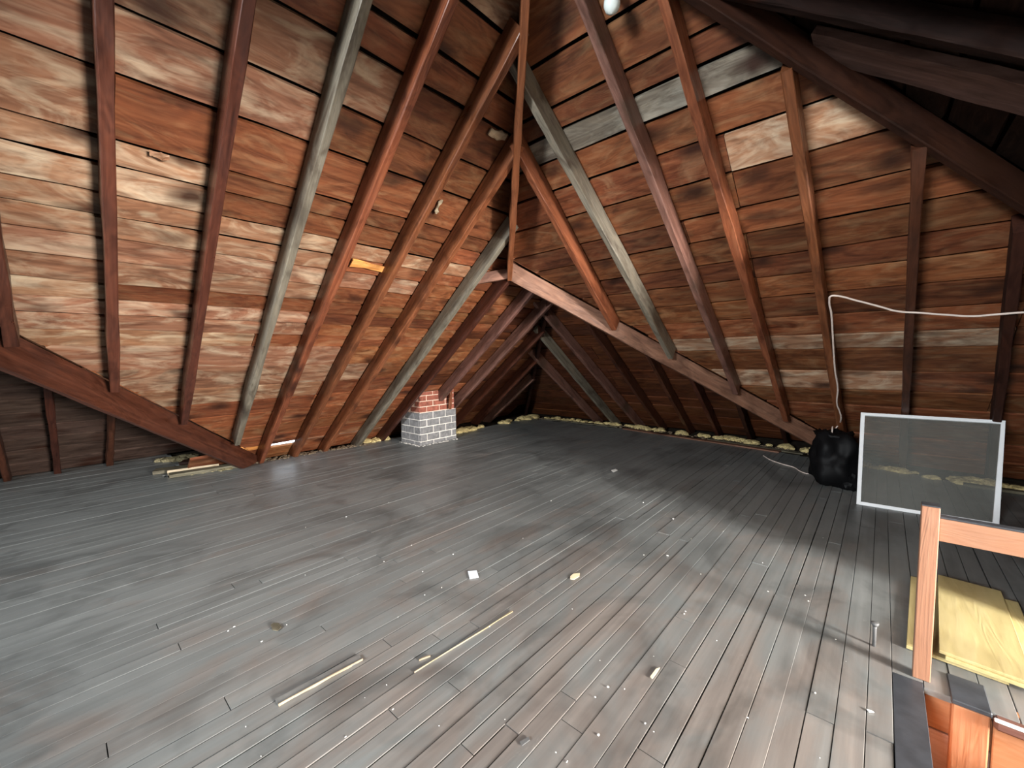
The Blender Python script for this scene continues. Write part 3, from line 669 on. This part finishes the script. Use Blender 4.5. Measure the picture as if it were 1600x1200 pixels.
# ---------------------------------------------------------------- debris, insulation
def lumps(name,path,n,spread,rlo,rhi,mat,label,cat,seed,zs=.6,sub=2,zoff=0):
    rs=random.Random(seed); bm=bmesh.new()
    for i in range(n):
        t=rs.random()*(len(path)-1); k=int(t); f=t-k; a=Vector(path[k]);b=Vector(path[k+1]); p=a.lerp(b,f)+V(rs.uniform(-spread,spread),rs.uniform(-spread,spread),0)
        r=rs.uniform(rlo,rhi); q=bmesh.ops.create_icosphere(bm,subdivisions=sub,radius=r); sx,sy=rs.uniform(.7,1.5),rs.uniform(.7,1.5)
        for v in q['verts']:
            kk=1+.45*mn.noise(v.co*(9/r*.25)+V(i,0,0)); v.co=V(v.co.x*sx*kk,v.co.y*sy*kk,max(v.co.z*zs*kk,-r*.2)+zoff)+p
    o=obj(name,bm,mat,None,Matrix()); return tag(o,label,cat,kind='stuff')
lumps('insulation',[(-6.55,5.35,0),(-6.62,6.4,0),(-6.6,7.6,.0),(-6.5,8.1,0)],26,.06,.06,.15,M['insul'],'yellow loose insulation bulging along the left eave beyond the chimney','insulation',1)
lumps('insulation',[(-6.3,8.18,0),(-4.6,8.3,0),(-3.5,8.25,0),(-2.0,8.1,0),(-.6,7.9,0)],95,.10,.025,.095,M['insul'],'yellow insulation along the floor edge of the far right eave','insulation',2)
lumps('insulation',[(-.1,7.35,0),(.6,7.2,0),(1.5,7.2,0)],30,.08,.04,.10,M['insul'],'insulation along the eave seen through the insect screen','insulation',3)
lumps('insulation',[(-7.18,3.85,0),(-7.12,4.22,0)],12,.05,.05,.10,M['insul'],'pale insulation clump at the foot of the left slope beside the chimney','insulation',4)
lumps('debris',[(-7.2,2.0,0),(-7.15,2.6,0),(-7.1,3.2,0),(-7.05,3.8,0)],150,.10,.012,.035,M['litter'],'dusty brown litter along the foot of the left rafters','debris',5,.6,1)
lumps('insulation',[(-8.55,.95,0),(-8.3,1.5,0)],12,.08,.06,.12,M['insul_dull'],'faded insulation bulge in the low left recess','insulation',6)
lumps('debris',[(-7.35,1.1,0),(-7.15,1.5,0),(-7.2,2.0,0)],110,.14,.015,.05,M['insul_dull'],'crumbled insulation and chips on the scrap pile by the left diagonal beam','debris',7,.6,1)
lumps('debris',[(-6.3,8.1,0),(-4.6,8.2,0),(-3.5,8.15,0),(-2.0,7.95,0),(-.6,7.75,0)],200,.10,.01,.035,M['litter'],'dusty brown litter among the planks of the far right floor edge','debris',12,.6,1)
def lie(name,p0,p1,w_,h_,mat,label,cat='board scrap',seg=8,z=.002):
    return beam(name,(p0[0],p0[1],z+h_),(p1[0],p1[1],z+h_),w_,h_,Z,M[mat],label,cat,seg=seg,jit=.004)
a=oz(238,746);b=oz(318,727); lie('scrap_plank',(-7.62,.88),(-7.44,1.42),.20,.05,'debris_wood','dusty grey-green plank end on the scrap pile at the left floor edge')
lie('scrap_plank',(-7.20,.98),(-7.10,1.75),.16,.045,'debris_wood','lower dusty plank of the scrap pile nearest the middle of the floor')
lie('wood_stick',(-7.32,.98),(-7.2,1.55),.018,.07,'scrap','thin pale stick on the scrap pile at left')
lie('scrap_plank',(-8.0,1.25),(-7.65,1.95),.22,.04,'dark_wood','dark plank behind the scrap pile under the left diagonal beam')
lie('loose_plank',(-4.0,7.98),(-1.15,7.56),.13,.018,'beam_pink','long narrow brown plank along the far right floor edge')
lie('loose_plank',(-2.3,7.88),(-.85,7.62),.10,.02,'debris_wood','second narrow plank along the far right floor edge nearest the black bag')
lie('loose_plank',(-6.2,7.99),(-4.2,8.08),.09,.018,'debris_wood','pale thin plank edge at the far corner of the floor')
lie('loose_plank',(.75,6.98),(2.2,6.9),.10,.03,'debris_wood','pale plank on the floor behind the right end of the insect screen')
lie('wood_strip',(-2.04,.60),(-2.01,1.0),.045,.008,'floor','thin strip of wood lying loose on the near left floor')
lie('wood_sliver',(-2.013,.60),(-1.99,1.0),.006,.011,'scrap','pale splintered sliver beside the loose strip on the near left floor',seg=5)
p,q=oz(648,1050),oz(800,954); lie('wood_sliver',p,q,.0035,.006,'scrap','long pale splinter along a seam in the middle of the near floor',seg=6)
p,q=oz(655,1031),oz(672,1024); lie('wood_sliver',p,q,.008,.008,'scrap','short pale splinter left of the long one on the near floor',seg=2)
p,q=oz(1140,1020),oz(1184,962)
def flat(name,pts,mat,label,cat,th=.004):
    P=[oz(u,v,.004) for u,v in pts]; c=sum(P,V(0,0,0))/len(P); bm=bmesh.new(); t=[bm.verts.new(p-c+V(0,0,th)) for p in P]; b=[bm.verts.new(p-c) for p in P]
    bm.faces.new(t); bm.faces.new(b[::-1]); n=len(P)
    for i in range(n): bm.faces.new((b[i],b[(i+1)%n],t[(i+1)%n],t[i]))
    return tag(obj(name,bm,M[mat],None,Matrix.Translation(V(c.x,c.y,.004)*S)),label,cat)
flat('paper_scrap',[(731,893),(745,892),(748,902),(734,905)],'paper','small square pale blue paper scrap in the middle of the floor','paper')
flat('wood_chip',[(891,901),(896,897),(906,896),(905,901),(897,906),(891,905)],'chip','pale yellow chip on the floor right of the paper scrap','chip')
flat('wood_chip',[(423,977),(428,974),(436,975),(440,980),(434,986),(426,985)],'debris_wood','dull round chip on the left floor','chip')
flat('wood_chip',[(1016,1058),(1025,1046),(1031,1044),(1024,1055),(1019,1061)],'chip','slim orange-pale chip in a seam of the near floor','chip')
flat('paint_fleck',[(955,735),(962,733),(965,735),(958,738)],'white','small white fleck on the far floor right of centre','fleck')
flat('paint_fleck',[(812,1160),(826,1152),(828,1157),(816,1166)],'steel','small grey flake on the near floor at the bottom of the photo','fleck')
flat('paint_fleck',[(1354,1109),(1362,1111),(1366,1114),(1358,1113)],'white','white fleck on the near boards left of the stair edge','fleck')
bm=bmesh.new(); rs=random.Random(33)
spots=[(817,841),(607,785),(708,866),(690,918),(622,964),(604,1070),(614,1108),(540,1151),(765,979),(686,1134),(1005,785),(1006,867),(1043,868),(1080,842),(1095,897),(1258,930),(1263,939),(1069,959),(950,1073),(1008,1130),(1168,1121),(1281,1184),(448,976),(409,1002),(366,979),(886,1190),(930,1089),(570,1090),(1200,924),(1130,830),(935,1148),(1071,955)]
for i in range(25): spots.append((rs.uniform(350,1380),rs.uniform(760,1190)))
for (u,v) in spots:
    p=oz(u,v,.004); r=rs.uniform(.002,.0045)*(1.6 if v<900 else 1); q=bmesh.ops.create_icosphere(bm,subdivisions=1,radius=r)
    sx,sy=rs.uniform(.6,1.8),rs.uniform(.6,1.8)
    for vv in q['verts']: vv.co=V(vv.co.x*sx,vv.co.y*sy,vv.co.z*.5)+p
tag(obj('plaster_flecks',bm,M['white']),'tiny white plaster flecks scattered over the floor','debris',kind='stuff')
# spike
sk=empty('floor_spike',(.02,2.868,0)); tag(sk,'short upright grey metal spike with flared head left of the newel post','spike')
lathe('shank',[(.0085,0),(.008,.1),(.009,.112)],M['steel'],sk,(.02,2.868,0),12)
lathe('head',[(.009,.112),(.016,.122),(.018,.132),(.012,.135)],M['steel'],sk,(.02,2.868,0),12)
# splinters and torn patches on the roof boards
def chipA(u,v,u2,v2,w_,mat,label,h=.03):
    n=V(-T,0,1); p=onplane(u,v,n,7.30*T); q=onplane(u2,v2,n,7.30*T)
    return beam('wood_splinter',p,q,w_,.012,-PA.n,M[mat],label,'splinter',seg=5,jit=.012)
chipA(548,411,602,420,.075,'board_orange','torn bright orange splinter on the left slope between two red-brown rafters')
chipA(233,238,264,244,.03,'board_tan','small wooden shim wedged in a seam between the first two full rafters')
chipA(765,203,790,215,.06,'scrap','pale splintered knot on the left slope close to the hip')
chipA(680,333,691,312,.016,'scrap','thin pale splinter on the side of a rafter near the hip')

# ---------------------------------------------------------------- dormer with the window that lights the attic
dw=struct('wall_dormer','plastered dormer walls right of the stairwell, outside the photo')
def wq(name,x0,x1,y0,y1,z0,z1,mt='wall_paint',parent=dw): return box(name,x0,x1,y0,y1,z0,z1,M[mt],parent,0)
wq('dormer_cheek',.9,6.2,.5,.6,0,2.56); wq('dormer_cheek',.9,6.2,3.5,3.6,0,2.56); wq('dormer_soffit',.85,6.2,.5,3.6,2.5,2.58)
wq('window_wall',6.1,6.2,.5,1.0,0,2.5); wq('window_wall',6.1,6.2,2.3,3.6,0,2.5); wq('window_wall',6.1,6.2,1.0,2.3,0,.85); wq('window_wall',6.1,6.2,1.0,2.3,2.15,2.5)
box('dormer_floor',4.1,6.2,.3,3.6,-.05,-.005,M['wall_paint'],dw,0)
wn=struct('window_1','dormer window right of the photo',(6.15,1.65,.88))
for a in ((1.0,1.05,.85,2.15),(2.25,2.3,.85,2.15),(1.05,2.25,.85,.9),(1.05,2.25,2.1,2.15),(1.05,2.25,1.48,1.52)):
    box('window_bar',6.12,6.16,a[0],a[1],a[2],a[3],M['alu'],wn,.002)
